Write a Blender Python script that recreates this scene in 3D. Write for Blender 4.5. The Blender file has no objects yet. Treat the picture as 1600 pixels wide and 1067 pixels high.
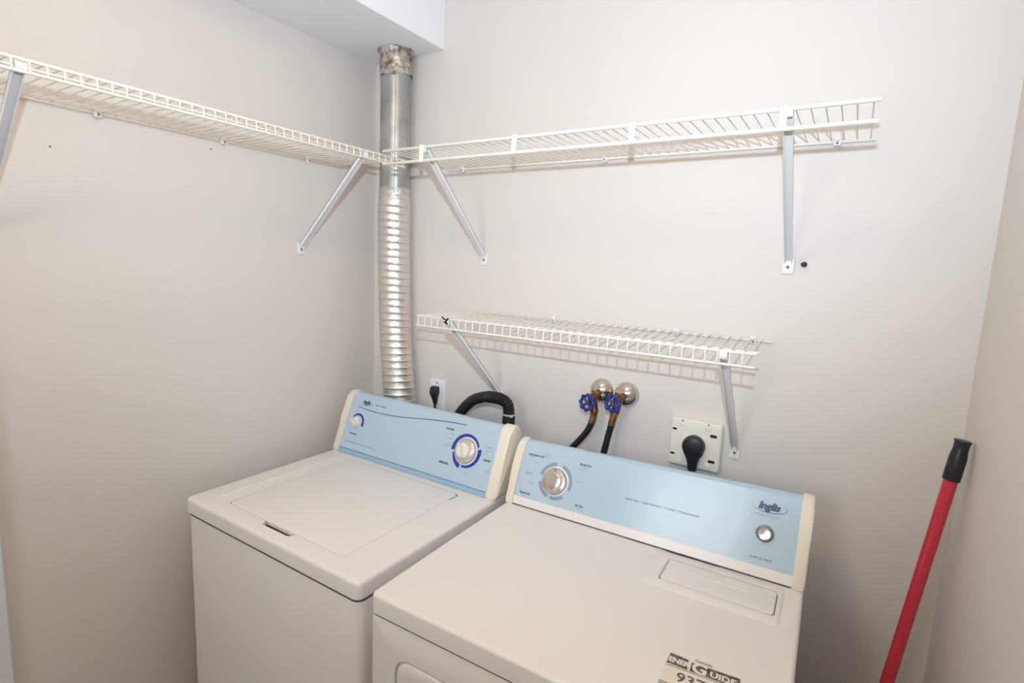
import bpy, bmesh, math, random
from mathutils import Vector, Matrix
random.seed(7)
PI = math.pi
SC = bpy.context.scene
COL = SC.collection

# ------------------------------------------------------------------ camera
yaw, pitch, roll = math.radians(32.1531), math.radians(-8.043), math.radians(2.5076)
fw = Vector((-math.sin(yaw)*math.cos(pitch), math.cos(yaw)*math.cos(pitch), math.sin(pitch)))
rt = Vector((math.cos(yaw), math.sin(yaw), 0)); up = rt.cross(fw)
r2 = rt*math.cos(roll)+up*math.sin(roll); u2 = up*math.cos(roll)-rt*math.sin(roll)
cd = bpy.data.cameras.new('camera'); cam = bpy.data.objects.new('camera', cd); COL.objects.link(cam)
cd.sensor_width = 36; cd.sensor_fit = 'HORIZONTAL'; cd.lens = 838.3755/1600*36; cd.clip_start = 0.02
M = Matrix.Identity(4)
for i, v in enumerate((r2, u2, -fw)):
    M[0][i], M[1][i], M[2][i] = v
M.translation = (1.57085, -1.48064, 1.57109)
cam.matrix_world = M
SC.camera = cam

# ------------------------------------------------------------------ world and lights
AMB = 0.12
world = bpy.data.worlds.new('world'); SC.world = world; world.use_nodes = True
bg = world.node_tree.nodes['Background']
bg.inputs[0].default_value = (1.0, 0.93, 0.83, 1); bg.inputs[1].default_value = AMB

fl = bpy.data.lights.new('camera_flash', 'SPOT'); flo = bpy.data.objects.new('camera_flash', fl); COL.objects.link(flo)
fl.energy = 61; fl.color = (0.70, 0.825, 1.0); fl.shadow_soft_size = 0.013
fl.spot_size = math.radians(128); fl.spot_blend = 1.0
flo.location = (1.56, -1.48, 1.785)
flo.rotation_euler = Vector((-0.54, 0.82, 0.25)).to_track_quat('-Z', 'Y').to_euler()
LAMP_EMIT = 18.0
HALL_EMIT = 6.4

SC.view_settings.view_transform = 'Standard'; SC.view_settings.look = 'None'
SC.view_settings.gamma = 1; SC.view_settings.use_curve_mapping = False
SC.view_settings.exposure = 0.0

# ------------------------------------------------------------------ materials
def lin(c):
    return tuple(((x/255)/12.92 if x/255 <= 0.04045 else ((x/255+0.055)/1.055)**2.4) for x in c)
MATS = {}
def mat(name, rgb, rough=0.5, metal=0.0, var=0.0, vscale=6.0, bump=0.0, bscale=200.0, rgb2=None, coat=0.0, emit=0.0, spec=0.5, bdist=0.001):
    if name in MATS: return MATS[name]
    m = bpy.data.materials.new(name); m.use_nodes = True
    nt = m.node_tree; b = nt.nodes['Principled BSDF']
    c = lin(rgb)
    b.inputs['Base Color'].default_value = (*c, 1)
    b.inputs['Roughness'].default_value = rough; b.inputs['Metallic'].default_value = metal
    b.inputs['Specular IOR Level'].default_value = spec
    if coat: b.inputs['Coat Weight'].default_value = coat; b.inputs['Coat Roughness'].default_value = 0.12
    tc = nt.nodes.new('ShaderNodeTexCoord')
    if var or rgb2:
        n = nt.nodes.new('ShaderNodeTexNoise'); n.inputs['Scale'].default_value = vscale; n.inputs['Detail'].default_value = 4
        nt.links.new(tc.outputs['Object'], n.inputs['Vector'])
        r = nt.nodes.new('ShaderNodeValToRGB')
        c2 = lin(rgb2) if rgb2 else tuple(max(0, x*(1-var)) for x in c)
        r.color_ramp.elements[0].position = 0.35; r.color_ramp.elements[1].position = 0.65
        r.color_ramp.elements[0].color = (*c, 1); r.color_ramp.elements[1].color = (*c2, 1)
        nt.links.new(n.outputs['Fac'], r.inputs['Fac']); nt.links.new(r.outputs['Color'], b.inputs['Base Color'])
    if bump:
        n2 = nt.nodes.new('ShaderNodeTexNoise'); n2.inputs['Scale'].default_value = bscale; n2.inputs['Detail'].default_value = 3
        nt.links.new(tc.outputs['Object'], n2.inputs['Vector'])
        bp = nt.nodes.new('ShaderNodeBump'); bp.inputs['Strength'].default_value = bump; bp.inputs['Distance'].default_value = bdist
        nt.links.new(n2.outputs['Fac'], bp.inputs['Height']); nt.links.new(bp.outputs['Normal'], b.inputs['Normal'])
    if emit:
        b.inputs['Emission Color'].default_value = (*c, 1); b.inputs['Emission Strength'].default_value = emit
    MATS[name] = m; return m

WALL = mat('wall_paint', (226, 220, 214), 0.55, var=0.02, vscale=3, bump=0.12, bscale=160)
CEIL = mat('white_paint', (246, 246, 248), 0.6, bump=0.1, bscale=180)
TRIMM = mat('trim_paint', (232, 233, 236), 0.35, var=0.03)
FLOORM = mat('floor_tile', (116, 102, 88), 0.45, var=0.15, vscale=5)
WHITE = mat('appliance_white', (239, 234, 230), 0.28, var=0.012, vscale=4, coat=0.25)
CREAM = mat('end_cap_cream', (238, 230, 211), 0.4, var=0.02)
BLUE = mat('fascia_blue', (186, 208, 223), 0.22, var=0.015, coat=0.3)
BLUE2 = mat('fascia_ledge_blue', (152, 188, 214), 0.3, var=0.02)
NAVY = mat('print_navy', (38, 62, 158), 0.4, var=0.05)
PGREY = mat('print_grey', (150, 160, 176), 0.4, var=0.03)
INK = mat('print_ink', (74, 92, 122), 0.5, var=0.05)
PWHITE = mat('print_white', (240, 242, 248), 0.4, var=0.01)
KNOBM = mat('knob_cream', (236, 230, 220), 0.35, var=0.02)
SKIRT = mat('dial_skirt_satin', (206, 198, 190), 0.3, metal=0.35, var=0.03)
SILVER = mat('brushed_silver', (224, 214, 204), 0.22, metal=0.95, var=0.06, vscale=40)
DARKRING = mat('button_ring_grey', (132, 132, 130), 0.35, metal=0.5, var=0.05)
WIRE = mat('wire_vinyl_white', (244, 240, 229), 0.4, var=0.02)
BRACK = mat('bracket_enamel', (238, 237, 236), 0.35, var=0.02)
GALV = mat('galvanised_steel', (192, 193, 192), 0.36, metal=1.0, rgb2=(166, 168, 168), vscale=14)
FOIL = mat('aluminium_foil', (232, 228, 222), 0.28, metal=1.0, bump=0.9, bscale=300, var=0.05, bdist=0.0014)
TAPE = mat('torn_foil_tape', (214, 206, 194), 0.4, metal=0.5, rgb2=(112, 98, 84), vscale=42, bump=0.9, bscale=50, bdist=0.004)
BLACK = mat('black_rubber', (26, 26, 30), 0.45, var=0.2)
BLACKP = mat('black_plastic', (30, 30, 38), 0.35, var=0.15)
CHROME = mat('dull_chrome', (216, 208, 196), 0.16, metal=1.0, var=0.12, vscale=30)
BRASS = mat('old_brass', (168, 136, 84), 0.35, metal=0.9, rgb2=(110, 80, 50), vscale=60)
COPPER = mat('tarnished_copper', (140, 92, 58), 0.4, metal=0.8, rgb2=(92, 62, 44), vscale=60)
VALVEBLUE = mat('valve_blue', (30, 52, 134), 0.4, var=0.15, vscale=40)
PLATE = mat('plate_white', (238, 236, 234), 0.35, var=0.01)
PLATEC = mat('plate_cream', (238, 235, 222), 0.4, var=0.02)
SLOT = mat('slot_dark', (40, 34, 30), 0.6, var=0.1)
SCREW = mat('screw_steel', (120, 118, 116), 0.35, metal=0.9, var=0.1)
RED = mat('red_enamel', (208, 46, 70), 0.2, var=0.06, vscale=12, coat=0.5)
LABELC = mat('label_cream', (238, 231, 214), 0.5, var=0.02)
LABELD = mat('label_dark', (56, 52, 66), 0.5, rgb2=(120, 112, 110), vscale=110)
LABELG = mat('label_grey', (178, 174, 166), 0.5, var=0.04)
TIE = mat('zip_tie', (214, 196, 190), 0.4, var=0.05)
DARKGAP = mat('cabinet_inside_dark', (104, 98, 92), 0.7, var=0.05)

# ------------------------------------------------------------------ mesh helpers
def obj(name, bm, m, parent=None, smooth=False, mw=None):
    bmesh.ops.recalc_face_normals(bm, faces=bm.faces[:])
    me = bpy.data.meshes.new(name); bm.to_mesh(me); bm.free()
    if smooth:
        me.polygons.foreach_set('use_smooth', [True]*len(me.polygons))
        try: me.set_sharp_from_angle(angle=math.radians(40))
        except Exception: pass
    me.materials.append(m)
    o = bpy.data.objects.new(name, me); COL.objects.link(o)
    if parent: o.parent = parent
    if mw is not None: o.matrix_basis = mw
    return o
def share(name, src, parent, mw):
    o = bpy.data.objects.new(name, src.data); COL.objects.link(o); o.parent = parent; o.matrix_basis = mw; return o
def thing(name, label, cat, loc=(0, 0, 0), rz=0, group=None):
    o = bpy.data.objects.new(name, None); COL.objects.link(o); o.location = loc; o.rotation_euler = (0, 0, rz)
    o.empty_display_size = 0.05
    o['label'] = label; o['category'] = cat
    if group: o['group'] = group
    return o
def struct(name, bm, m, smooth=False):
    o = obj(name, bm, m, None, smooth); o['kind'] = 'structure'; return o
def box(x0, x1, y0, y1, z0, z1, bev=0, seg=2, bm=None):
    b = bmesh.new()
    bmesh.ops.create_cube(b, size=1)
    for v in b.verts:
        v.co = Vector(((x0+x1)/2+v.co.x*(x1-x0), (y0+y1)/2+v.co.y*(y1-y0), (z0+z1)/2+v.co.z*(z1-z0)))
    if bev: bmesh.ops.bevel(b, geom=b.edges[:], offset=bev, segments=seg, affect='EDGES', profile=0.5)
    if bm is None: return b
    me = bpy.data.meshes.new('t'); b.to_mesh(me); b.free(); bm.from_mesh(me); bpy.data.meshes.remove(me); return bm
def rrect(x0, x1, y0, y1, r, n=6):
    pts = []
    for cx, cy, a0 in ((x1-r, y1-r, 0), (x0+r, y1-r, PI/2), (x0+r, y0+r, PI), (x1-r, y0+r, 1.5*PI)):
        for i in range(n+1):
            a = a0+i*PI/2/n; pts.append((cx+r*math.cos(a), cy+r*math.sin(a)))
    return pts
def loft(bm, rings, close=True, cap0=True, cap1=True):
    vs = [[bm.verts.new(p) for p in r] for r in rings]
    n = len(rings[0])
    for a, b in zip(vs, vs[1:]):
        for i in range(n if close else n-1):
            j = (i+1) % n; bm.faces.new((a[i], a[j], b[j], b[i]))
    if cap0: bm.faces.new(vs[0])
    if cap1: bm.faces.new(vs[-1])
    return vs
def rprism(x0, x1, y0, y1, z0, z1, r=0.01, bev=0.004, seg=4, n=6, bm=None, bev0=0):
    bm = bm or bmesh.new(); rings = []
    def ring(ins, z): return [(px, py, z) for px, py in rrect(x0+ins, x1-ins, y0+ins, y1-ins, max(r-ins, 0.0004), n)]
    if bev0:
        for i in range(seg+1):
            a = PI/2*i/seg; rings.append(ring(bev0*(1-math.sin(a)), z0+bev0*(1-math.cos(a))))
    else: rings.append(ring(0, z0))
    for i in range(seg+1):
        a = PI/2*i/seg; rings.append(ring(bev*(1-math.cos(a)), z1-bev+bev*math.sin(a)))
    loft(bm, rings); return bm
def frame_at(t):
    t = t.normalized(); a = Vector((0, 0, 1)) if abs(t.z) < 0.9 else Vector((1, 0, 0))
    u = t.cross(a).normalized(); return u, t.cross(u).normalized()
def tube(pts, r, seg=10, bm=None, caps=True, rfun=None):
    bm = bm or bmesh.new(); pts = [Vector(p) for p in pts]; rings = []; u = None
    for i, p in enumerate(pts):
        t = (pts[min(i+1, len(pts)-1)]-pts[max(i-1, 0)]).normalized()
        if u is None: u, v = frame_at(t)
        else:
            u = (u-t*u.dot(t)).normalized(); v = t.cross(u)
        ring = []
        for k in range(seg):
            a = 2*PI*k/seg
            rr = rfun(i, a) if rfun else (r[i] if isinstance(r, (list, tuple)) else r)
            ring.append(p+u*rr*math.cos(a)+v*rr*math.sin(a))
        rings.append(ring)
    loft(bm, rings, cap0=caps, cap1=caps); return bm
def spline(pts, n=8):
    P = [Vector(p) for p in pts]; out = []
    for i in range(len(P)-1):
        p0 = P[max(i-1, 0)]; p1 = P[i]; p2 = P[i+1]; p3 = P[min(i+2, len(P)-1)]
        for k in range(n):
            t = k/n
            out.append(0.5*((2*p1)+(p2-p0)*t+(2*p0-5*p1+4*p2-p3)*t*t+(3*p1-p0-3*p2+p3)*t**3))
    out.append(P[-1]); return out
def lathe(prof, seg=32, bm=None, axis=None, org=(0, 0, 0)):
    """prof: (radius, height) along axis"""
    bm = bm or bmesh.new(); ax = Vector(axis or (0, 0, 1)).normalized(); u, v = frame_at(ax); o = Vector(org)
    rings = [[o+ax*h+(u*math.cos(2*PI*k/seg)+v*math.sin(2*PI*k/seg))*max(r, 1e-5) for k in range(seg)] for r, h in prof]
    loft(bm, rings); return bm
def prism_x(prof, x0, x1, bev=0, bev_sides=(True, True), seg=3):
    """profile of (y,z) points extruded along x"""
    bm = bmesh.new()
    a = [bm.verts.new((x0, y, z)) for y, z in prof]; b = [bm.verts.new((x1, y, z)) for y, z in prof]
    n = len(prof)
    for i in range(n): bm.faces.new((a[i], a[(i+1) % n], b[(i+1) % n], b[i]))
    fa = bm.faces.new(a); fb = bm.faces.new(b)
    if bev:
        es = []
        if bev_sides[0]: es += list(fa.edges)
        if bev_sides[1]: es += list(fb.edges)
        bmesh.ops.bevel(bm, geom=es, offset=bev, segments=seg, affect='EDGES', profile=0.5)
    return bm
def plate_with_hole(outer, inner, to3, depth, floor=True, rim=None):
    """planar plate with a hole whose walls go down by depth. to3(u,v,w) -> point"""
    bm = bmesh.new()
    o = [bm.verts.new(to3(u, v, 0)) for u, v in outer]; i0 = [bm.verts.new(to3(u, v, 0)) for u, v in inner]
    eo = [bm.edges.new((o[k], o[(k+1) % len(o)])) for k in range(len(o))]
    ei = [bm.edges.new((i0[k], i0[(k+1) % len(i0)])) for k in range(len(i0))]
    bmesh.ops.triangle_fill(bm, edges=eo+ei, use_beauty=True)
    i1 = [bm.verts.new(to3(u, v, -depth)) for u, v in inner]
    n = len(inner)
    for k in range(n): bm.faces.new((i0[k], i0[(k+1) % n], i1[(k+1) % n], i1[k]))
    if floor: bm.faces.new(i1)
    if rim:
        prev = o
        for off, w in rim:
            q = [bm.verts.new(to3(u, v, w)) for u, v in off]
            for k in range(len(o)): bm.faces.new((prev[k], prev[(k+1) % len(o)], q[(k+1) % len(o)], q[k]))
            prev = q
        bm.faces.new(prev)
    return bm
def text_obj(name, body, size, m, parent, mw, align='CENTER', shear=0, bold=0, sx=1.0):
    cu = bpy.data.curves.new('t', 'FONT'); cu.body = body; cu.size = size; cu.align_x = align; cu.align_y = 'CENTER'
    cu.shear = shear; cu.offset = bold; cu.resolution_u = 3
    t = bpy.data.objects.new('t', cu); COL.objects.link(t)
    dg = bpy.context.evaluated_depsgraph_get()
    me = bpy.data.meshes.new_from_object(t.evaluated_get(dg)); me.name = name
    bpy.data.objects.remove(t); bpy.data.curves.remove(cu)
    me.materials.clear(); me.materials.append(m)
    if sx != 1.0:
        for v in me.vertices: v.co.x *= sx
    o = bpy.data.objects.new(name, me); COL.objects.link(o); o.parent = parent; o.matrix_basis = mw
    return o
def annulus(r0, r1, a0, a1, n=32, z=0.0, taper=None):
    bm = bmesh.new(); A = []; B = []
    for i in range(n+1):
        t = i/n; a = math.radians(a0+(a1-a0)*t); ro = r1 if taper is None else taper[0]+(taper[1]-taper[0])*t
        A.append(bm.verts.new((r0*math.cos(a), r0*math.sin(a), z))); B.append(bm.verts.new((ro*math.cos(a), ro*math.sin(a), z)))
    for i in range(n): bm.faces.new((A[i], A[i+1], B[i+1], B[i]))
    return bm
def quad(pts, bm=None):
    bm = bm or bmesh.new(); bm.faces.new([bm.verts.new(p) for p in pts]); return bm

# ------------------------------------------------------------------ room shell
RW, RH, RY = 1.806, 2.44, -2.7
SOZ, SOX = 2.2762, 0.3231
struct('floor', box(-0.1, RW+0.1, RY, 0.1, -0.08, 0), FLOORM)
struct('ceiling', box(-0.1, RW+0.1, RY, 0.1, RH, RH+0.08), CEIL)
struct('wall_left', box(-0.1, 0, RY, 0.1, 0, RH), WALL)
struct('wall_back', box(0, RW, 0, 0.1, 0, RH), WALL)
struct('wall_right', box(RW, RW+0.1, RY, 0.1, 0, RH), WALL)
struct('soffit', box(0, SOX, RY, 0, SOZ, RH, 0.002, 2), CEIL)
struct('baseboard_left', box(0, 0.012, -1.128, -0.012, 0, 0.09, 0.002), TRIMM)
struct('baseboard_back', box(0.012, RW-0.012, -0.012, 0, 0, 0.09, 0.002), TRIMM)
struct('baseboard_right', box(RW-0.012, RW, -1.3, -0.012, 0, 0.09, 0.002), TRIMM)
# door casing on the left wall
struct('trim_1', rprism(0, 0.018, -1.22, -1.128, 0, 2.1, 0.004, 0.003), TRIMM)

# rear wall behind the camera with the lit window of the hallway
rear = bmesh.new()
WX0, WX1, WZ0, WZ1 = 0.55, 1.25, 1.35, 2.15
for (x0, x1, z0, z1) in ((0, WX0, 0, RH), (WX1, RW, 0, RH), (WX0, WX1, 0, WZ0), (WX0, WX1, WZ1, RH)): box(x0, x1, RY-0.1, RY, z0, z1, 0, 1, rear)
struct('wall_front', rear, WALL)
wn = struct('window_1', box(WX0, WX1, RY-0.06, RY-0.05, WZ0, WZ1), mat('window_glow', (247, 252, 255), 0.4, emit=HALL_EMIT, var=0.01))
wf = bmesh.new()
for (x0, x1, z0, z1) in ((WX0, WX0+0.03, WZ0, WZ1), (WX1-0.03, WX1, WZ0, WZ1), (WX0+0.03, WX1-0.03, WZ0, WZ0+0.03), (WX0+0.03, WX1-0.03, WZ1-0.03, WZ1)): box(x0, x1, RY-0.05, RY-0.01, z0, z1, 0, 1, wf)
obj('window_frame', wf, TRIMM, wn)

# ceiling lamp of the room (above the frame)
t = thing('ceiling_lamp', 'round flush ceiling lamp with frosted dome above the laundry corner', 'lamp', (0.98, -1.15, RH))
obj('lamp_base', lathe([(0.16, 0), (0.165, -0.012), (0.16, -0.025)], 40), PLATE, t, True)
obj('lamp_dome', lathe([(0.15, -0.025), (0.152, -0.04), (0.13, -0.07), (0.08, -0.09), (0.0, -0.096)], 40), mat('lamp_glass', (255, 220, 156), 0.4, emit=LAMP_EMIT, var=0.01), t, True)

# ------------------------------------------------------------------ wire shelves
R_W = 0.00145
def xform(o, ex, ey, ez):
    m = Matrix.Identity(4)
    for i, v in enumerate((ex, ey, ez)):
        m[0][i], m[1][i], m[2][i] = v
    m.translation = o; return m
def strut(parent, x, yt, zt, zf, ang=0.0, foot_w=0.026):
    """diagonal steel support in shelf-local space: wall is y=0, front is -y"""
    d = Vector((0, 0-yt, zf-zt)); L = d.length; d.normalize(); n = Vector((1, 0, 0)); up_ = n.cross(d).normalized()
    bm = bmesh.new()
    # folded U channel
    for (w0, w1, h0, h1) in ((-0.0085, 0.0085, 0.004, 0.0055), (-0.0085, -0.007, -0.006, 0.0055), (0.007, 0.0085, -0.006, 0.0055)):
        ps = []
        for s in (0.0, L-0.012):
            k = 1.0
            for w, h in ((w0, h0), (w1, h0), (w1, h1), (w0, h1)):
                ps.append(Vector((x, yt, zt))+d*s+n*w*k+up_*h)
        vs = [bm.verts.new(p) for p in ps]
        for f in ((0, 1, 2, 3), (4, 5, 6, 7), (0, 1, 5, 4), (1, 2, 6, 5), (2, 3, 7, 6), (3, 0, 4, 7)): bm.faces.new([vs[i] for i in f])
    # curled hook over the front rail
    hook = [Vector((x, yt+0.012, zt-0.004)), Vector((x, yt+0.002, zt+0.004)), Vector((x, yt-0.006, zt+0.005)), Vector((x, yt-0.009, zt-0.002)), Vector((x, yt-0.006, zt-0.009))]
    hp = spline(hook, 4)
    rings = []
    for i, p in enumerate(hp):
        tt = (hp[min(i+1, len(hp)-1)]-hp[max(i-1, 0)]).normalized(); nn = n.cross(tt).normalized()*0.0012
        rings.append([p-n*0.008-nn, p+n*0.008-nn, p+n*0.008+nn, p-n*0.008+nn])
    loft(bm, rings)
    b = obj('support_bracket', bm, BRACK, parent)
    fbm = rprism(x-foot_w/2, x+foot_w/2, -0.017, 0.021, 0.0005, 0.005, 0.004, 0.0015, 3)
    for v in fbm.verts: v.co = Vector((v.co.x, -v.co.z, zf+v.co.y-0.004))
    ft = obj('bracket_foot', fbm, BRACK, b, True)
    obj('screw', lathe([(0.0036, 0), (0.0036, 0.0015), (0.0016, 0.0026)], 12, axis=(0, -1, 0), org=(x, -0.005, zf-0.004)), SCREW, b, True)
    return b
def wall_clip(parent, x, z, m=PLATE):
    b = box(x-0.008, x+0.008, -0.012, -0.0003, z-0.012, z+0.009, 0.003, 2)
    box(x-0.005, x+0.005, -0.016, -0.004, z-0.002, z+0.0075, 0.002, 1, b)
    c = obj('wall_clip', b, m, parent, True)
    obj('screw', lathe([(0.0026, 0), (0.0026, 0.001), (0.001, 0.002)], 10, axis=(0, -1, 0), org=(x, -0.012, z-0.006)), SCREW, c, True)
def shelf(name, label, L, depth, lip, style, x_first, pitch=0.0249, rail=0.0032, mid=True):
    """local: x along, y=0 wall, -y front, z=0 deck"""
    t = thing(name, label, 'shelf', group='white wire shelves')
    zr = -rail-R_W
    F = -depth
    if style == 'lip':
        # bent wire: deck then down the lip
        path = [(0, -0.004, 0), (0, F+0.010, 0)]
        path += [(0, F+0.010-0.010*math.sin(a), -0.010+0.010*math.cos(a)) for a in (PI/8, PI/4, 3*PI/8, PI/2)]
        path += [(0, F, -lip-0.002)]
    else:
        path = [(0, -0.004, 0), (0, F+0.002, 0.0)]
    wm = tube(path, R_W, 6)
    first = None; n = int((L-x_first-0.003)/pitch)+1
    for k in range(n):
        mw = Matrix.Translation((x_first+k*pitch, 0, 0))
        if first is None: first = obj('deck_wire', wm, WIRE, t, True, mw)
        else: share('deck_wire', first, t, mw)
    def railo(nm, y, z, r, x0=0, x1=L):
        return obj(nm, tube([(x0, y, z), (x0+0.002, y, z), (x1-0.002, y, z), (x1, y, z)], [r*0.6, r, r, r*0.6], 10), WIRE, t, True)
    railo('back_rail', -0.007, zr, rail*0.85)
    if style == 'lip':
        railo('front_rail', F+R_W+rail, -0.002, rail)
        railo('lip_rail', F+R_W+rail, -lip, rail)
        if mid: railo('deck_rail', F+0.05, zr, rail*0.9, -0.0, L)
    else:
        railo('front_rail', F, -rail*0.3, rail*1.15)
        railo('hanging_rail', F, -lip, rail*1.2)
    return t

# upper shelf on the back wall, front rail plus hanging rail
AZ = 1.888
A = shelf('wire_shelf', 'long white wire shelf high on the back wall with flat spacers along its front', 1.2180, 0.3077, 0.0374, 'rod', 0.012, rail=0.0036)
A.location = (0.3561, 0, AZ)
for xw in (0.510, 0.8165, 1.122, 1.4208):
    x = xw-0.3561
    b = box(x-0.007, x+0.007, -0.3077-0.0055, -0.3077-0.0030, -0.0374-0.004, 0.005, 0.0008, 1)
    box(x-0.007, x+0.007, -0.3077-0.0030, -0.3077+0.004, 0.003, 0.005, 0, 1, b)
    obj('rail_spacer', b, WIRE, A)
for xw in (0.3589+0.06, 0.9303, 1.5009): wall_clip(A, xw-0.3561, -0.002)
strut(A, 0.518-0.3561, -0.300, -0.006, 1.59-AZ)
strut(A, 1.428-0.3561, -0.300, -0.006, 1.6008-AZ)

# shelf on the left wall (local x runs along -Y.. rotated by +90 deg)
BZ = 1.8909
B = shelf('wire_shelf', 'white wire shelf with small square lip along the left wall', 1.42, 0.3125, 0.0225, 'lip', 0.01)
B.location = (0, -0.164-1.42, BZ); B.rotation_euler = (0, 0, PI/2)
def by(y): return y+0.164+1.42
for yw in (-0.5848, -0.3009, -0.8887): wall_clip(B, by(yw), -0.002)
strut(B, by(-0.330), -0.300, -0.012, 1.598-BZ)
strut(B, by(-1.112), -0.300, -0.012, 1.60-BZ)

# lower shelf on the back wall
CZ = 1.4136
C = shelf('wire_shelf', 'short white wire shelf low on the back wall above the taps', 0.9332, 0.2930, 0.0300, 'lip', 0.0105, rail=0.0028)
C.location = (0.4834, 0, CZ)
for xw in (0.7937, 1.1736, 1.3684): wall_clip(C, xw-0.4834, -0.001)
strut(C, 0.603-0.4834, -0.284, -0.010, 1.1343-CZ)
strut(C, 1.352-0.4834, -0.284, -0.010, 1.1118-CZ)
# dark scuffed hook end on the front rail
hk = bmesh.new()
tube([(0.118, -0.296, -0.004), (0.112, -0.301, 0.001), (0.104, -0.297, 0.004)], 0.0022, 6, hk)
tube([(0.120, -0.297, -0.012), (0.122, -0.301, -0.006), (0.128, -0.298, 0.002)], 0.0022, 6, hk)
tube([(0.122, -0.296, -0.016), (0.121, -0.302, -0.010), (0.116, -0.300, -0.009)], 0.0026, 6, hk)
o = obj('scuffed_hook', hk, SLOT, C, True); o['label'] = 'dark chipped bracket hook'

# black wall anchor beside the right foot of the upper shelf
o = obj('wall_anchor', lathe([(0.0065, 0), (0.0065, 0.004), (0.004, 0.007), (0.0038, 0.016), (0.002, 0.017)], 14, axis=(-0.2, -1, 0.05), org=(1.4625, 0.0, 1.604)), BLACKP, None, True)
o['label'] = 'small black wall anchor beside the right foot of the upper shelf bracket'; o['category'] = 'anchor'
for (y, z, lb) in ((-0.982, 1.7923, 'tiny nail in the left wall nearest the door casing'), (-0.6187, 1.8585, 'tiny nail in the left wall just under the wire shelf')):
    o = obj('nail', lathe([(0.0022, 0), (0.0022, 0.001), (0.001, 0.0018)], 10, axis=(1, 0, 0), org=(0, y, z)), SCREW, None, True)
    o['label'] = lb; o['category'] = 'nail'; o['group'] = 'nails in the left wall'

# ------------------------------------------------------------------ dryer vent duct
D = thing('vent_duct', 'silver dryer vent duct with rigid upper pipe and ribbed foil hose in the corner', 'duct', (0.162, -0.0615, 0))
PR = 0.0525
obj('rigid_pipe', lathe([(PR, 1.79), (PR, 2.2)], 64), GALV, D, True)
obj('pipe_seam', box(0.0335, 0.0385, -0.0405, -0.0365, 1.80, 2.2, 0.001, 1), GALV, D)
# torn tape collar
bm = bmesh.new(); rings = []
rnd = random.Random(3); NS = 48
noise = [[rnd.uniform(-1, 1) for _ in range(NS)] for _ in range(14)]
edge = [rnd.uniform(-1, 1) for _ in range(NS)]
for j in range(14):
    tj = j/13; ring = []
    for k in range(NS):
        a = 2*PI*k/NS
        ze = 2.192+0.004*math.sin(a*2+0.7)+0.003*edge[k]
        z = ze+(SOZ-0.001-ze)*tj
        r = PR+0.002+0.0013*(noise[j][k]+noise[j][(k+1) % NS])/1.4+(0.006*max(0, tj-0.75)/0.25)+0.0015*math.sin(3*a+5*tj)
        ring.append((r*math.cos(a), r*math.sin(a), z))
    rings.append(ring)
loft(bm, rings, cap0=False, cap1=False); o = obj('tape_collar', bm, TAPE, D, True); o['label'] = 'crumpled torn foil tape collar'
# torn plaster ring at the soffit
bm = bmesh.new()
NP = 40; inner = []; outer = []
for k in range(NP):
    a = 2*PI*k/NP; inner.append((0.054*math.cos(a), 0.054*math.sin(a)))
    rr = 0.060+0.004*rnd.random()+(0.004 if k % 7 == 0 else 0); outer.append((rr*math.cos(a), min(rr*math.sin(a), 0.060)))
lo = []
for z in (SOZ-0.0002, SOZ-0.0025):
    lo.append(([bm.verts.new((x, y, z)) for x, y in inner], [bm.verts.new((x, y, z)) for x, y in outer]))
for k in range(NP):
    j = (k+1) % NP
    bm.faces.new((lo[1][0][k], lo[1][0][j], lo[1][1][j], lo[1][1][k])); bm.faces.new((lo[0][1][k], lo[0][1][j], lo[1][1][j], lo[1][1][k]))
obj('collar_flange', bm, TAPE, D)
# ribbed foil hose
path = spline([(0, 0, 1.822), (0.0, -0.000, 1.75), (0.003, 0, 1.58), (0.012, -0.002, 1.38), (0.028, -0.004, 1.20), (0.042, -0.004, 1.08), (0.05, -0.004, 0.98), (0.052, -0.004, 0.80), (0.05, -0.004, 0.55), (0.05, -0.004, 0.30)], 100)
pl = [0.0]
for a, b in zip(path, path[1:]): pl.append(pl[-1]+(b-a).length)
rn = random.Random(11); cr = [[rn.uniform(-1, 1) for _ in range(72)] for _ in range(len(path))]
def rf(i, a):
    s = pl[i]; k = int(round(a/(2*PI)*72)) % 72
    if s < 0.05:
        return 0.0545+0.001*math.sin(a*5+s*160)+0.0006*cr[i][k]+0.05*max(0, s-0.02)
    ph = (s/0.0248+a/(2*PI)) % 1.0
    ridge = math.exp(-((ph-0.5)/0.08)**2)
    sag = 0.0009*math.sin(PI*((ph+0.5) % 1.0))
    return 0.0572+0.0023*ridge-sag*0.9+0.00028*cr[i][k]
obj('foil_hose', tube(path, 0.06, 72, rfun=rf, caps=False), FOIL, D, True)

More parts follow.
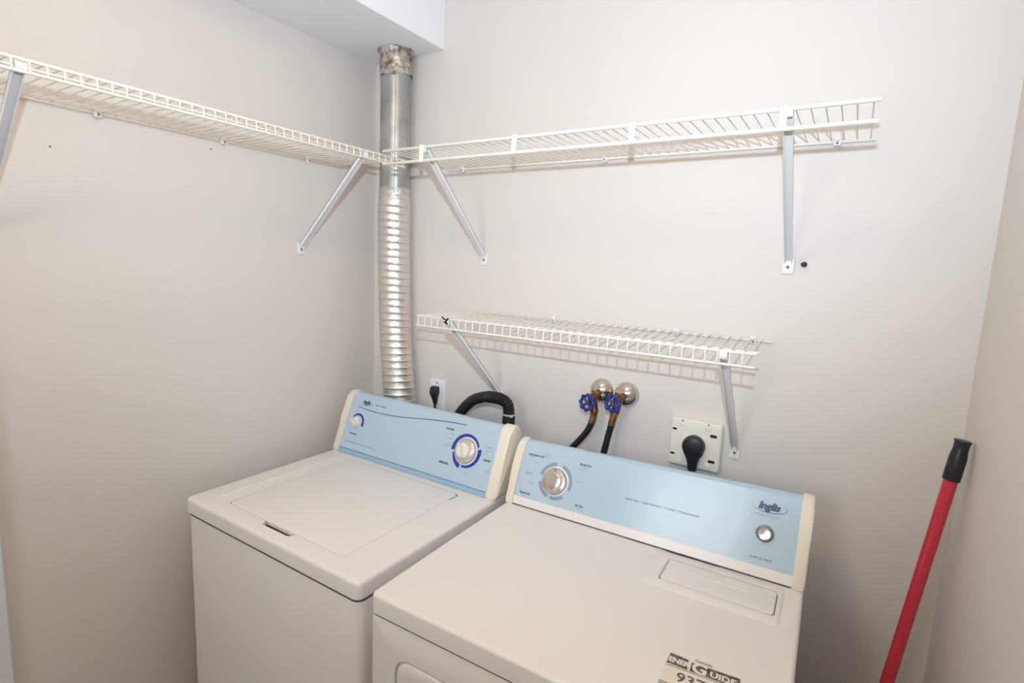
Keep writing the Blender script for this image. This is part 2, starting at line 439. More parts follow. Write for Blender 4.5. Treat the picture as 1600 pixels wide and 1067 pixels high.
# ------------------------------------------------------------------ console helpers
class Face:
    def __init__(s, b0, h0, b1, h1, k, w):
        s.b0, s.h0, s.b1, s.h1, s.k, s.w = b0, h0, b1, h1, k, w; s.L = math.hypot(b1-b0, h1-h0)
    def pt(s, a, q, off=0):
        t = q/s.L
        return Vector((a, s.b0+(s.b1-s.b0)*t, s.h0+(s.h1-s.h0)*t*(1+s.k*a/s.w)))+s.nrm(a, q)*off
    def nrm(s, a, q):
        ex = Vector((1, 0, (s.h1-s.h0)*(q/s.L)*s.k/s.w)); es = Vector((0, s.b1-s.b0, (s.h1-s.h0)*(1+s.k*a/s.w)))
        return ex.cross(es).normalized()
    def mw(s, a, q, off=0.0006, rot=0):
        ex = Vector((1, 0, (s.h1-s.h0)*(q/s.L)*s.k/s.w)).normalized(); n = s.nrm(a, q); ey = n.cross(ex)
        m = xform(s.pt(a, q, off), ex, ey, n)
        return m @ Matrix.Rotation(rot, 4, 'Z')
    def plate(s, a0, a1, q0, q1, off, th, n=10):
        bm = bmesh.new(); rings = []
        for i in range(n+1):
            a = a0+(a1-a0)*i/n
            rings.append([s.pt(a, q0, off), s.pt(a, q1, off), s.pt(a, q1, off-th), s.pt(a, q0, off-th)])
        loft(bm, rings); return bm
def shear_bm(bm, z0, k, w):
    for v in bm.verts: v.co.z = z0+(v.co.z-z0)*(1+k*v.co.x/w)
    return bm
def bars(parent, face, items, name='fine_print', m=None, h=0.0016):
    """unreadable fine print: thin rows of dashes"""
    bm = bmesh.new(); rr = random.Random(5)
    for (a, q, ln) in items:
        x = a
        while x < a+ln-0.001:
            wd = min(rr.uniform(0.0012, 0.0038), a+ln-x)
            p = [face.pt(x, q, 0.0006), face.pt(x+wd, q, 0.0006), face.pt(x+wd, q+h, 0.0006), face.pt(x, q+h, 0.0006)]
            bm.faces.new([bm.verts.new(v) for v in p]); x += wd+0.0011
    return obj(name, bm, m or PGREY, parent)
def logo(parent, face, a, q, size, m):
    t = text_obj('brand_logo', 'Inglis', size, m, parent, face.mw(a, q, 0.0008), shear=0.32, bold=size*0.05)
    bm = bmesh.new(); N = 40
    for i in range(N):
        pts = []
        for t_, s_ in ((i/N, 0), ((i+1)/N, 0), ((i+1)/N, 1), (i/N, 1)):
            ang = math.radians(-165+t_*190)
            th = 0.0006+0.0010*math.sin(PI*t_)
            rr = 1.0; x = size*1.72*math.cos(ang)+size*0.05; y = size*0.62*math.sin(ang)-size*0.02
            x -= math.cos(ang)*th*s_; y -= math.sin(ang)*th*s_
            pts.append((x, y, 0))
        bm.faces.new([bm.verts.new(p) for p in pts])
    obj('logo_swoosh', bm, m, t)
    return t

# ------------------------------------------------------------------ washer
WZ = 0.9072; WW = 0.6855; WD = 0.645
Wm = thing('washing_machine', 'white top-loading washing machine with pale blue control panel beside left wall', 'washing machine', (0.0908, -0.7719, 0), math.radians(0.09))
obj('cabinet', rprism(0.003, WW-0.003, 0.004, WD, 0.02, WZ-0.046, 0.022, 0.006, 4), WHITE, Wm, True)
obj('cabinet_gap', rprism(0.0035, WW-0.0035, 0.0045, WD-0.002, WZ-0.050, WZ-0.040, 0.021, 0.001, 1), DARKGAP, Wm)
# lid opening with finger notch
lid = rrect(0.122, 0.580, 0.050, 0.472, 0.016, 5)
hole = []
for i, p in enumerate(lid):
    hole.append(p)
    if i == 17:
        hole += [(0.292, 0.050), (0.302, 0.034), (0.402, 0.034), (0.416, 0.050)]
def deck3(u, v, w): return (u, v, WZ+w)
rim = []
for i in range(1, 6):
    a = PI/2*i/5; rim.append((rrect(0.010*(1-math.sin(a))-0.0, WW-0.010*(1-math.sin(a)), 0.010*(1-math.sin(a)), WD, 0.016, 5), -0.010*(1-math.cos(a))))
rim.append((rrect(0, WW, 0, WD, 0.018, 5), -0.0405))
bm = plate_with_hole(rrect(0.010, WW-0.010, 0.010, WD, 0.016, 5), hole, deck3, 0.032, True, rim)
obj('top_deck', bm, WHITE, Wm, True)
obj('lid', rprism(0.1242, 0.5778, 0.0522, 0.4698, WZ-0.011, WZ+0.0012, 0.015, 0.0035, 4, bm=None), WHITE, Wm, True)
for x in (0.150, 0.552):
    obj('lid_hinge', box(x-0.012, x+0.012, 0.4705, 0.478, WZ-0.002, WZ+0.0025, 0.001, 1), WHITE, Wm)
# raised moulding line left of the lid
obj('deck_ridge', rprism(0.066, 0.0745, 0.03, 0.49, WZ-0.001, WZ+0.0018, 0.004, 0.0017, 3), WHITE, Wm, True)
obj('deck_chip', box(0.5795, 0.5815, 0.425, 0.466, WZ-0.0002, WZ+0.0004), SLOT, Wm)
for fx in (0.06, WW-0.06):
    for fy in (0.06, WD-0.06): obj('foot', lathe([(0.022, 0), (0.024, 0.008), (0.012, 0.012), (0.012, 0.022)], 16, org=(fx, fy, 0)), BLACKP, Wm, True)
# console
FW = Face(0.5030, WZ+0.010, 0.572, WZ+0.188, 0, WW)
capp = [(0.498, 0.0008), (0.4985, 0.012), (0.5340, 0.104), (0.5665, 0.180), (0.5725, 0.190), (0.583, 0.197), (0.598, 0.1995), (0.614, 0.194), (0.628, 0.180), (0.636, 0.160), (0.640, 0.12), (0.640, 0.0008)]
capp = [(b, WZ+h) for b, h in capp]
midp = [(0.507, 0.0008), (0.5075, 0.010), (0.5755, 0.186), (0.584, 0.192), (0.600, 0.194), (0.616, 0.186), (0.630, 0.16), (0.636, 0.12), (0.636, 0.0008)]
midp = [(b, WZ+h) for b, h in midp]
obj('console_body', prism_x(midp, 0.02, 0.662), BLUE, Wm, True)
obj('end_cap', prism_x(capp, -0.004, 0.024, 0.008, (True, False)), CREAM, Wm, True)
obj('end_cap', prism_x(capp, 0.655, WW+0.004, 0.010, (False, True)), CREAM, Wm, True)
pan = obj('control_panel', FW.plate(0.024, 0.655, 0.006, FW.L, 0.0, 0.004), BLUE, Wm)
led = bmesh.new()
loft(led, [[(a, 0.4975, WZ+0.001), (a, 0.4980, WZ+0.004), (a, 0.5035, WZ+0.0125), (a, 0.513, WZ+0.0125), (a, 0.513, WZ+0.001)] for a in (0.022, 0.657)])
obj('panel_ledge', led, BLUE2, Wm)
logo(Wm, FW, 0.096, 0.1725, 0.0175, INK)
text_obj('printed_text', 'Super Capacity', 0.0085, INK, Wm, FW.mw(0.163, 0.1715))
# long swoosh line
sw = spline([(0.060, 0.1535, 0), (0.105, 0.149, 0), (0.157, 0.1475, 0), (0.245, 0.151, 0), (0.325, 0.160, 0), (0.405, 0.1695, 0), (0.47, 0.175, 0), (0.530, 0.1775, 0)], 8)
bm = bmesh.new()
for p, q in zip(sw, sw[1:]):
    h = 0.0011
    bm.faces.new([bm.verts.new(FW.pt(*v, 0.0007)) for v in ((p.x, p.y-h), (q.x, q.y-h), (q.x, q.y+h), (p.x, p.y+h))])
obj('swoosh_line', bm, NAVY, Wm)
def knob_bar(r, h, m, parent, mw, ang):
    """round knob with a raised grip blade"""
    k = obj('knob', lathe([(r*1.02, 0.0), (r, h*0.30), (r*0.93, h*0.40), (0, h*0.42)], 36), m, parent, True, mw)
    bm = bmesh.new(); R = r*0.98
    rings = []
    for z, s in ((h*0.32, 1.0), (h*0.88, 0.97), (h, 0.9)):
        rings.append([(x*R*s, y*R*s, z) for x, y in ((-0.98, -0.08), (-0.55, -0.19), (0, -0.22), (0.55, -0.19), (0.98, -0.08), (0.98, 0.08), (0.55, 0.19), (0, 0.22), (-0.55, 0.19), (-0.98, 0.08))])
    loft(bm, rings)
    obj('knob_grip', bm, m, k, True, Matrix.Rotation(math.radians(ang), 4, 'Z'))
    return k
# load size knob
c0 = (0.075, 0.1000)
obj('load_scale', annulus(0.0235, 0.032, 148, -22, 30, taper=(0.0280, 0.0345)), NAVY, Wm, mw=FW.mw(*c0))
knob_bar(0.0175, 0.022, KNOBM, Wm, FW.mw(*c0, 0.0002), -28)
text_obj('printed_text', 'load size', 0.0095, INK, Wm, FW.mw(0.073, 0.059), bold=0.0003)
bars(Wm, FW, [(0.040, 0.0275, 0.148)], h=0.0022)
# cycle dial
c1 = (0.549, 0.1020)
for a0, a1, t0, t1 in ((24, 186, 0.0490, 0.0550), (194, 256, 0.0480, 0.0565), (264, 376, 0.0485, 0.0560)):
    obj('cycle_scale', annulus(0.0425, 0.05, a0, a1, 40, taper=(t0, t1)), NAVY, Wm, mw=FW.mw(*c1))
obj('dial_ring', annulus(0.036, 0.0418, 0, 360, 60), PWHITE, Wm, mw=FW.mw(*c1, 0.0008))
sk = obj('dial_skirt', lathe([(0.0385, 0), (0.0375, 0.006), (0.034, 0.010), (0.022, 0.013), (0, 0.013)], 48), SKIRT, Wm, True, FW.mw(*c1, 0.0006))
kb = knob_bar(0.0235, 0.026, KNOBM, sk, Matrix.Translation((-0.001, 0.0, 0.010)), -62)
kb['label'] = 'cream timer knob'
obj('dial_pointer', box(0.026, 0.033, -0.002, 0.002, 0.009, 0.0125, 0.0008, 1), KNOBM, sk, mw=Matrix.Rotation(math.radians(28), 4, 'Z'))
text_obj('printed_text', 'normal', 0.0105, INK, Wm, FW.mw(0.472, 0.155), bold=0.0004)
text_obj('printed_text', 'casual', 0.0105, INK, Wm, FW.mw(0.6285, 0.092), bold=0.0004)
text_obj('printed_text', 'delicate', 0.0115, INK, Wm, FW.mw(0.478, 0.052), bold=0.0004)
bars(Wm, FW, [(0.478, 0.1385, 0.018), (0.464, 0.125, 0.026), (0.474, 0.113, 0.014), (0.460, 0.103, 0.03), (0.612, 0.127, 0.024), (0.614, 0.1165, 0.024), (0.614, 0.107, 0.008), (0.556, 0.037, 0.018), (0.634, 0.062, 0.014), (0.634, 0.056, 0.012), (0.500, 0.153, 0.010)], h=0.0024)

# ------------------------------------------------------------------ dryer
DZ = 0.9182; DW = 0.7375; DD = 0.645
Dm = thing('dryer', 'white clothes dryer with pale blue console and energy label on its top', 'dryer', (0.8284, -0.7860, 0), math.radians(1.4974))
obj('cabinet', rprism(0.002, DW-0.002, 0.012, DD, 0.02, DZ-0.046, 0.004, 0.004, 3), WHITE, Dm, True)
obj('cabinet_gap', rprism(0.004, DW-0.004, 0.0045, DD-0.002, DZ-0.050, DZ-0.040, 0.006, 0.001, 1), DARKGAP, Dm)
def frt3(u, v, w): return (u, 0.003-w, v)
dhole = rrect(0.064, DW-0.064, 0.30, DZ-0.112, 0.038, 6)
FR = lambda ins: rrect(0.002+ins, DW-0.002-ins, 0.02+ins, DZ-0.0475-ins, 0.005, 6)
bm = plate_with_hole(FR(0.003), dhole, frt3, 0.008, True, [(FR(0.001), -0.001), (FR(0), -0.003), (FR(0), -0.009)])
obj('front_panel', bm, WHITE, Dm, True)
dbm = bmesh.new(); rings = []
for ins, w in ((0.004, -0.008), (0.004, -0.003), (0.0055, -0.0005), (0.008, 0.001), (0.026, 0.0015), (0.032, 0.0005)):
    rings.append([frt3(u, v, w) for u, v in rrect(0.064+ins, DW-0.064-ins, 0.30+ins, DZ-0.112-ins, 0.038-ins*0.6, 6)])
loft(dbm, rings); obj('door', dbm, WHITE, Dm, True)
# top with lint lid opening
lh = rrect(0.466, 0.692, 0.380, 0.474, 0.010, 5)
def dd3(u, v, w): return (u, v, DZ+w)
rim = []
for i in range(1, 6):
    a = PI/2*i/5; e = 0.008*(1-math.sin(a)); rim.append((rrect(e, DW-e, e, DD, 0.012, 5), -0.008*(1-math.cos(a))))
rim.append((rrect(0, DW, 0, DD, 0.014, 5), -0.0415))
bm = plate_with_hole(rrect(0.008, DW-0.008, 0.008, DD, 0.012, 5), lh, dd3, 0.008, True, rim)
obj('top_panel', bm, WHITE, Dm, True)
# embossed surround and lint screen lid
em = bmesh.new()
eo = rrect(0.430, 0.703, 0.352, 0.505, 0.014, 5); ei = rrect(0.4645, 0.6935, 0.3785, 0.4755, 0.010, 5)
e1 = rrect(0.434, 0.699, 0.356, 0.501, 0.012, 5)
vs = [[em.verts.new((u, v, DZ+z)) for u, v in ring] for ring, z in ((eo, 0.0), (e1, 0.0032), (ei, 0.0032), (ei, -0.004))]
for a, b in zip(vs, vs[1:]):
    for i in range(len(a)): em.faces.new((a[i], a[(i+1) % len(a)], b[(i+1) % len(a)], b[i]))
obj('lint_surround', em, WHITE, Dm, True)
ll = obj('lint_lid', rprism(0.4680, 0.6900, 0.3820, 0.4720, DZ-0.005, DZ+0.0034, 0.009, 0.0016, 3), WHITE, Dm, True)
sl = bmesh.new()
so = rrect(0.515, 0.640, 0.4350, 0.4560, 0.004, 3); si = rrect(0.519, 0.636, 0.4385, 0.4525, 0.003, 3)
vs = [[sl.verts.new((u, v, DZ+z)) for u, v in ring] for ring, z in ((so, 0.0033), (rrect(0.516, 0.639, 0.4360, 0.4550, 0.004, 3), 0.0052), (si, 0.0052), (si, 0.0036))]
for a, b in zip(vs, vs[1:]):
    for i in range(len(a)): sl.faces.new((a[i], a[(i+1) % len(a)], b[(i+1) % len(a)], b[i]))
sl.faces.new(vs[-1]); obj('finger_grip', sl, WHITE, ll, True)
for fx in (0.06, DW-0.06):
    for fy in (0.06, DD-0.06): obj('foot', lathe([(0.022, 0), (0.024, 0.008), (0.012, 0.012), (0.012, 0.022)], 16, org=(fx, fy, 0)), BLACKP, Dm, True)
# console
KD = 0.10; HD = 0.160
FD = Face(0.5125, DZ+0.002, 0.5765, DZ+HD, 0, DW)
class FaceD(Face):
    def pt(s, a, q, off=0):
        t = q/s.L; z = s.h0+(s.h1-s.h0)*t
        return Vector((a, s.b0+(s.b1-s.b0)*t, DZ+(z-DZ)*(1+KD*a/DW)))+s.nrm(a, q)*off
    def nrm(s, a, q):
        t = q/s.L; z = s.h0+(s.h1-s.h0)*t
        return Vector((1, 0, (z-DZ)*KD/DW)).cross(Vector((0, s.b1-s.b0, (s.h1-s.h0)*(1+KD*a/DW)))).normalized()
    def mw(s, a, q, off=0.0006, rot=0):
        t = q/s.L; z = s.h0+(s.h1-s.h0)*t
        ex = Vector((1, 0, (z-DZ)*KD/DW)).normalized(); n = s.nrm(a, q)
        return xform(s.pt(a, q, off), ex, n.cross(ex), n) @ Matrix.Rotation(rot, 4, 'Z')
FD.__class__ = FaceD
dcap = [(0.5080, 0.0006), (0.5085, 0.012), (0.540, 0.092), (0.5690, 0.148), (0.575, 0.158), (0.586, 0.164), (0.602, 0.166), (0.618, 0.160), (0.630, 0.146), (0.636, 0.12), (0.638, 0.0006)]
dcap = [(b, DZ+h) for b, h in dcap]
dmid = [(0.5160, 0.0006), (0.5165, 0.006), (0.5790, 0.1555), (0.588, 0.161), (0.603, 0.162), (0.618, 0.154), (0.630, 0.13), (0.634, 0.10), (0.634, 0.0006)]
dmid = [(b, DZ+h) for b, h in dmid]
obj('console_body', shear_bm(prism_x(dmid, 0.02, 0.715), DZ, KD, DW), BLUE, Dm, True)
obj('end_cap', shear_bm(prism_x(dcap, -0.002, 0.022, 0.007, (True, False)), DZ, KD, DW), CREAM, Dm, True)
obj('end_cap', shear_bm(prism_x(dcap, 0.714, DW+0.001, 0.007, (False, True)), DZ, KD, DW), CREAM, Dm, True)
obj('control_panel', FD.plate(0.022, 0.714, 0.020, FD.L, 0.0, 0.004), BLUE, Dm)
obj('panel_ledge', FD.plate(0.022, 0.714, 0.0005, 0.0215, 0.0012, 0.006), WHITE, Dm)
logo(Dm, FD, 0.6505, 0.1420, 0.0215, INK)
text_obj('printed_text', 'by Whirlpool Corporation', 0.0058, PGREY, Dm, FD.mw(0.6485, 0.1235))
text_obj('printed_text', 'push to start', 0.0085, INK, Dm, FD.mw(0.6485, 0.037))
text_obj('printed_text', 'heavy duty  \u2022  super capacity  \u2022  7 cycles  \u2022  4 temperatures', 0.0075, INK, Dm, FD.mw(0.420, 0.0875))
text_obj('printed_text', 'automatic dry', 0.0085, INK, Dm, FD.mw(0.062, 0.1395), bold=0.0003)
text_obj('printed_text', 'timed dry', 0.0085, INK, Dm, FD.mw(0.2095, 0.1425), bold=0.0003)
text_obj('printed_text', 'timed dry', 0.0085, INK, Dm, FD.mw(0.0525, 0.0345), bold=0.0003)
text_obj('printed_text', 'air dry', 0.0085, INK, Dm, FD.mw(0.2135, 0.0395), bold=0.0003)
bars(Dm, FD, [(0.044, 0.133, 0.014), (0.081, 0.140, 0.02), (0.086, 0.147, 0.022), (0.060, 0.118, 0.016), (0.038, 0.089, 0.026), (0.040, 0.085, 0.024), (0.054, 0.064, 0.018), (0.183, 0.128, 0.026), (0.188, 0.096, 0.024), (0.204, 0.134, 0.015), (0.040, 0.0275, 0.014), (0.208, 0.0325, 0.012)], h=0.0018)
# start button
b0 = obj('button_ring', lathe([(0.0185, 0), (0.018, 0.005), (0.0145, 0.007), (0.0, 0.007)], 36), DARKRING, Dm, True, FD.mw(0.6500, 0.0870, 0.0002))
obj('start_button', lathe([(0.0132, 0), (0.0132, 0.009), (0.012, 0.0108), (0.005, 0.0098), (0, 0.0096)], 36), SILVER, b0, True, Matrix.Translation((0, 0, 0.003)))
# timer dial
c2 = (0.1335, 0.0840)
for a0, a1 in ((95, 168), (12, 72), (-20, 12), (262, 310), (192, 250)):
    obj('cycle_scale', annulus(0.0405, 0.0495, a0, a1, 20), PGREY, Dm, mw=FD.mw(*c2))
obj('dial_ring', annulus(0.034, 0.0392, 0, 360, 60), PWHITE, Dm, mw=FD.mw(*c2, 0.0008))
kn = obj('timer_knob', lathe([(0.0355, 0), (0.0355, 0.008), (0.0335, 0.0125), (0.026, 0.0145), (0.0235, 0.0185), (0.021, 0.0195), (0.0, 0.0175)], 64), SILVER, Dm, True, FD.mw(*c2, 0.0006))
obj('knob_mark', box(-0.0007, 0.0007, 0.0265, 0.032, 0.0136, 0.0149), INK, kn)

# dark strip coloured as the shaded gap under the console, with a wider chipped stretch
cp = bmesh.new(); rq = random.Random(9); up_ = []; dn_ = []
for i in range(41):
    a = 0.02+0.692*i/40
    wdt = 0.0004+(0.0032*rq.random()+0.0018 if 0.45 < a < 0.56 else (0.0014 if 0.36 < a < 0.62 else 0.0004)*rq.random())
    up_.append(cp.verts.new((a, 0.5125, DZ+0.0004))); dn_.append(cp.verts.new((a, 0.5103-wdt, DZ+0.0004)))
for i in range(40): cp.faces.new((up_[i], up_[i+1], dn_[i+1], dn_[i]))
o = obj('console_gap_strip', cp, mat('gap_dark', (58, 54, 78), 0.6, var=0.1), Dm); o['label'] = 'dark strip painted for the shaded gap under the console, partly chipped'

# energy label stuck on the dryer top (parts of the dryer)
EL = Matrix.Translation((0.545, 0.168, DZ)) @ Matrix.Rotation(math.radians(3.0), 4, 'Z')
sheet = obj('energy_label', box(0.0, 0.118, -0.160, -0.0005, -0.0003, 0.0005), LABELC, Dm, mw=EL)
sheet['label'] = 'cream torn energy label with dark header'
bm = quad([(0.002, -0.027, 0.0009), (0.036, -0.028, 0.0009), (0.034, -0.002, 0.0009), (0.004, 0.0, 0.0009)])
quad([(0.040, -0.028, 0.0009), (0.117, -0.0275, 0.0009), (0.116, -0.003, 0.0009), (0.040, -0.006, 0.0009)], bm)
obj('label_header', bm, LABELD, sheet)
obj('label_rule', quad([(0.002, -0.0315, 0.0009), (0.116, -0.0315, 0.0009), (0.116, -0.0305, 0.0009), (0.002, -0.0305, 0.0009)]), LABELD, sheet)
obj('label_block', quad([(0.0, -0.095, 0.0009), (0.028, -0.095, 0.0009), (0.028, -0.072, 0.0009), (0.0, -0.072, 0.0009)]), LABELG, sheet)
T = Matrix.Translation
text_obj('label_text', 'ENER', 0.0165, LABELC, sheet, T((0.0205, -0.0165, 0.0013)), bold=0.0008, sx=0.85)
text_obj('label_text', 'G', 0.034, LABELC, sheet, T((0.054, -0.0165, 0.0013)), bold=0.0012)
text_obj('label_text', 'UIDE', 0.0185, LABELC, sheet, T((0.091, -0.0185, 0.0013)), bold=0.0007)
text_obj('label_text', 'Canada', 0.0095, LABELD, sheet, T((0.058, 0.0035, 0.0005)))
text_obj('label_text', '937', 0.030, LABELD, sheet, T((0.045, -0.0520, 0.0009)), bold=0.0004)

# ------------------------------------------------------------------ outlets, plugs and cords on the back wall
def wallbm(bm, x, z):
    """local (u,v,w): u right, v up, w out of the wall"""
    for v in bm.verts: v.co = Vector((x+v.co.x, -v.co.z, z+v.co.y))
    return bm
O = thing('wall_outlet', 'white duplex wall outlet behind the washing machine', 'outlet', (0.3305, 0, 1.0925))
obj('cover_plate', wallbm(rprism(-0.0355, 0.0355, -0.058, 0.058, 0, 0.006, 0.004, 0.003, 3), 0, 0), PLATE, O, True)
for v in (0.0195, -0.0195):
    rc = obj('receptacle', wallbm(rprism(-0.0165, 0.0165, v-0.0145, v+0.0145, 0.005, 0.008, 0.010, 0.001, 2), 0, 0), PLATE, O, True)
    sb = bmesh.new()
    for u in (-0.006, 0.006): box(u-0.001, u+0.001, v-0.001, v+0.007, 0.0078, 0.0083, 0, 1, sb)
    obj('slot', wallbm(sb, 0, 0), SLOT, rc)
obj('screw', lathe([(0.003, 0), (0.003, 0.0012), (0.001, 0.002)], 12, axis=(0, -1, 0), org=(0, -0.006, 0.046)), SCREW, O, True)
obj('screw', lathe([(0.003, 0), (0.003, 0.0012), (0.001, 0.002)], 12, axis=(0, -1, 0), org=(0, -0.006, 0)), SCREW, O, True)

Pc = thing('power_cord', 'slim black power cord plugged into the white duplex outlet', 'cord', (0.3305, 0, 0))
pb = bmesh.new(); rings = []
for z, w, dpt in ((1.127, 0.0125, 0.016), (1.121, 0.0165, 0.021), (1.104, 0.0165, 0.024), (1.092, 0.0125, 0.021), (1.078, 0.0085, 0.015), (1.062, 0.0058, 0.011)):
    rings.append([(u, -v, z) for u, v in rrect(-w, w, 0.0085, 0.0085+dpt, min(w, dpt)*0.35, 4)])
loft(pb, rings); obj('plug', pb, BLACKP, Pc, True)
obj('cord', tube(spline([(0, -0.016, 1.066), (0, -0.017, 1.03), (0.004, -0.03, 0.97), (0.01, -0.055, 0.90), (0.01, -0.07, 0.80), (0.01, -0.07, 0.60)], 8), 0.0045, 10), BLACKP, Pc, True)

Q = thing('range_outlet', 'square cream heavy-duty outlet on the wall behind the dryer', 'outlet', (1.2527, 0, 1.1125))
def q(x, z): return x-1.2527, z-1.1125
obj('cover_plate', wallbm(rprism(-0.0672, 0.0672, -0.066, 0.066, 0, 0.024, 0.008, 0.005, 4), 0, 0), PLATEC, Q, True)
obj('receptacle', wallbm(rprism(-0.034, 0.030, -0.045, 0.026, 0.022, 0.0262, 0.005, 0.001, 2), 0, 0), PLATEC, Q, True)
for i, (x, z) in enumerate(((1.3006, 1.1455), (1.3008, 1.0752), (1.1977, 1.1476), (1.1969, 1.0777))):
    u, v = q(x, z); k = 1 if i < 2 else 0.72
    f = obj('knockout', wallbm(rprism(u-0.012*k, u+0.010*k, v-0.0052*k, v+0.0052*k, 0.0225, 0.0246, 0.004, 0.0004, 2), 0, 0), PLATEC, Q, True)
    obj('slot', wallbm(rprism(u-0.010*k, u+0.0075*k, v-0.0042*k, v+0.0042*k, 0.0243, 0.0250, 0.0035, 0.0003, 1), 0, 0), SLOT, f, True)
for u, v in ((-0.036, 0.052), (0.030, 0.052), (-0.036, -0.052), (0.036, -0.052)):
    obj('tab_boss', wallbm(rprism(u-0.0085, u+0.0085, v-0.007, v+0.007, 0.0225, 0.0258, 0.003, 0.0012, 2), 0, 0), PLATEC, Q, True)
for u, v in ((-0.036, 0.0615), (0.032, 0.0615)):
    obj('screw', lathe([(0.0022, 0), (0.0022, 0.0012), (0.001, 0.002)], 10, axis=(0, -1, 0), org=(u, -0.024, v)), SCREW, Q, True)

Dc = thing('power_cord', 'thick black dryer cord with round plug in the cream outlet', 'cord', (1.2535, 0, 0))
pb = lathe([(0.027, 0.0268), (0.0295, 0.030), (0.0295, 0.044), (0.026, 0.051), (0.016, 0.0545), (0, 0.055)], 40, axis=(0, -1, 0), org=(0, 0, 1.1120))
rings = []
for z, w, y0, y1 in ((1.112, 0.0285, 0.027, 0.050), (1.094, 0.0255, 0.027, 0.050), (1.080, 0.0175, 0.028, 0.049), (1.066, 0.0135, 0.029, 0.048), (1.052, 0.0125, 0.030, 0.047), (1.047, 0.0105, 0.031, 0.046)):
    rings.append([(u+(1.112-z)*0.02, -v, z) for u, v in rrect(-w, w, y0, y1, 0.0085, 4)])
loft(pb, rings); obj('plug', pb, BLACKP, Dc, True)
obj('cord', tube(spline([(0.001, -0.0385, 1.05), (-0.002, -0.040, 1.02), (-0.004, -0.048, 0.97), (-0.004, -0.062, 0.90), (-0.004, -0.07, 0.80), (-0.004, -0.07, 0.50)], 8), 0.0080, 12), BLACKP, Dc, True)

# ------------------------------------------------------------------ water taps and hoses
def water_tap(label, xe, ze, hx, hz, hy, out):
    t = thing('water_tap', label, 'tap', (xe, 0, ze), group='pair of laundry taps')
    h = Vector((hx-xe, hy, hz-ze))
    obj('escutcheon', lathe([(0.037, 0.0005), (0.0365, 0.006), (0.033, 0.014), (0.026, 0.022), (0.016, 0.027), (0.011, 0.029)], 40, axis=(0, -1, 0)), CHROME, t, True)
    body = Vector((h.x*0.62, h.y*0.60, h.z*0.55))
    obj('stub_pipe', tube([(0, -0.02, 0), (body.x*0.5, -0.034, body.z*0.45), tuple(body)], [0.010, 0.0105, 0.011], 14), BRASS, t, True)
    bm = lathe([(0.0, -0.016), (0.010, -0.015), (0.013, -0.008), (0.013, 0.008), (0.010, 0.014), (0.007, 0.018), (0, 0.018)], 20, axis=h-body, org=body)
    d = (Vector(out)-Vector((xe, 0, ze)))-body
    tube([body, body+d*0.6, body+d], [0.0105, 0.0115, 0.0125], 14, bm)
    obj('valve_body', bm, COPPER, t, True)
    # blue wheel
    ax = Vector((-0.16, -1.0, 0.10)).normalized(); u, v = frame_at(ax)
    wb = bmesh.new(); NL = 8; n = 64; m_ = 8; rings = []
    for k in range(n):
        a = 2*PI*k/n; R = 0.0205+0.0016*math.cos(NL*a)
        rad = u*math.cos(a)+v*math.sin(a); rr = 0.0052+0.0006*math.cos(NL*a)
        rings.append([h+rad*(R+rr*math.cos(2*PI*j/m_))+ax*rr*0.9*math.sin(2*PI*j/m_) for j in range(m_)])
    vs = [[wb.verts.new(p) for p in r] for r in rings]
    for i in range(n):
        for j in range(m_): wb.faces.new((vs[i][j], vs[(i+1) % n][j], vs[(i+1) % n][(j+1) % m_], vs[i][(j+1) % m_]))
    w = obj('wheel_handle', wb, VALVEBLUE, t, True)
    sp = bmesh.new()
    for k in range(4):
        a = PI/4+k*PI/2; rad = u*math.cos(a)+v*math.sin(a); tube([h-ax*0.003, h+rad*0.018], [0.0042, 0.0034], 8, sp)
    obj('spokes', sp, VALVEBLUE, w, True)
    obj('stem_nut', lathe([(0.0, -0.02), (0.0058, -0.02), (0.0058, 0.003), (0.0035, 0.0055), (0, 0.0055)], 12, axis=ax, org=h), SCREW, t, True)
    return t
water_tap('tap with blue wheel nearer the corner, its chrome flange left of the other', 0.967, 1.2123, 0.9552, 1.1884, -0.080, (0.972, -0.060, 1.158))
water_tap('tap with blue wheel nearer the square cream outlet', 1.0454, 1.2136, 1.0331, 1.1984, -0.080, (1.034, -0.060, 1.166))
def supply_hose(label, pts, ncol):
    t = thing('supply_hose', label, 'hose', (0, 0, 0), group='black tap hoses')
    P = spline(pts, 10)
    obj('hose', tube(P[ncol:], 0.0092, 14), BLACK, t, True)
    obj('brass_coupling', tube(P[:ncol+4], 0.0104, 16), BRASS, t, True)
supply_hose('curved black rubber hose hanging from the tap nearer the corner', [(0.972, -0.060, 1.166), (0.968, -0.060, 1.136), (0.951, -0.060, 1.095), (0.912, -0.060, 1.043), (0.875, -0.062, 1.00), (0.85, -0.066, 0.94), (0.84, -0.07, 0.80), (0.84, -0.07, 0.6)], 10)
supply_hose('straight black rubber hose hanging from the tap nearer the cream outlet', [(1.034, -0.060, 1.172), (1.0285, -0.060, 1.1425), (1.0195, -0.060, 1.0989), (1.0078, -0.060, 1.0385), (0.998, -0.062, 0.99), (0.99, -0.066, 0.92), (0.985, -0.07, 0.80), (0.985, -0.07, 0.6)], 10)

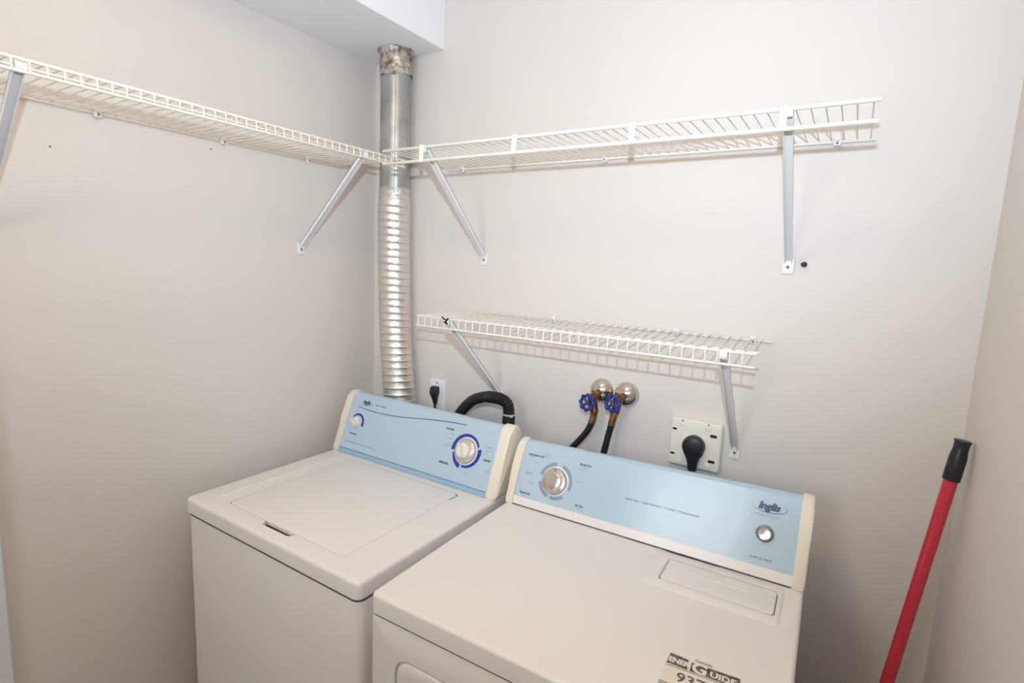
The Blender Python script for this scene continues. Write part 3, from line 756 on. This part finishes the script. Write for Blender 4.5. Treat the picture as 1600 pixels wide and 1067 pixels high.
# ------------------------------------------------------------------ drain hose
DH = thing('drain_hose', 'thick black corrugated drain hose looping up behind the washing machine', 'hose', (0, 0, 0))
dp = spline([(0.455, -0.09, 0.92), (0.470, -0.09, 1.00), (0.4991, -0.09, 1.0659), (0.5263, -0.09, 1.1017), (0.5596, -0.09, 1.1303), (0.6033, -0.09, 1.1476), (0.6407, -0.09, 1.1515), (0.669, -0.09, 1.1500), (0.690, -0.09, 1.1390), (0.6965, -0.09, 1.118), (0.697, -0.09, 1.100)], 24)
dl = [0.0]
for a, b in zip(dp, dp[1:]): dl.append(dl[-1]+(b-a).length)
def rd(i, a):
    s = dl[i]; amp = 0.0017 if s > 0.30 else 0.0005
    return 0.0178+amp*math.cos(2*PI*s/0.0062)
obj('corrugated_bend', tube(dp, 0.018, 20, rfun=rd), BLACK, DH, True)
obj('end_sleeve', tube([(0.697, -0.09, 1.108), (0.697, -0.09, 1.02), (0.697, -0.088, 0.90), (0.697, -0.085, 0.70)], 0.0200, 24), BLACK, DH, True)
tb = tube([(0.697, -0.09, 1.1055), (0.697, -0.09, 1.1095)], 0.0213, 24)
box(0.713, 0.721, -0.112, -0.102, 1.1045, 1.1105, 0.001, 1, tb)
obj('zip_tie', tb, TIE, DH, True)

# ------------------------------------------------------------------ red pole leaning in the right corner
MP = thing('mop_handle', 'red metal broom pole with black grip leaning against the right wall', 'pole', (1.638, -0.200, 0))
top = Vector((1.7865-1.638, -0.1235+0.2, 1.264)); dirv = top.normalized(); L = top.length
def at(s): return dirv*s
obj('pole', tube([at(0.01), at(L-0.078)], 0.0122, 24), RED, MP, True)
prof = [(0.0145, L-0.082), (0.0150, L-0.080), (0.0150, L-0.036), (0.0140, L-0.026), (0.0128, L-0.016), (0.0132, L-0.004), (0.0148, L), (0.0142, L+0.002), (0, L+0.002)]
obj('grip', lathe(prof, 28, axis=dirv), BLACKP, MP, True)
obj('foot_cap', lathe([(0.0, 0.0), (0.013, 0.002), (0.0138, 0.006), (0.0138, 0.03), (0.0125, 0.032)], 24, axis=dirv, org=dirv*0.002), BLACKP, MP, True)
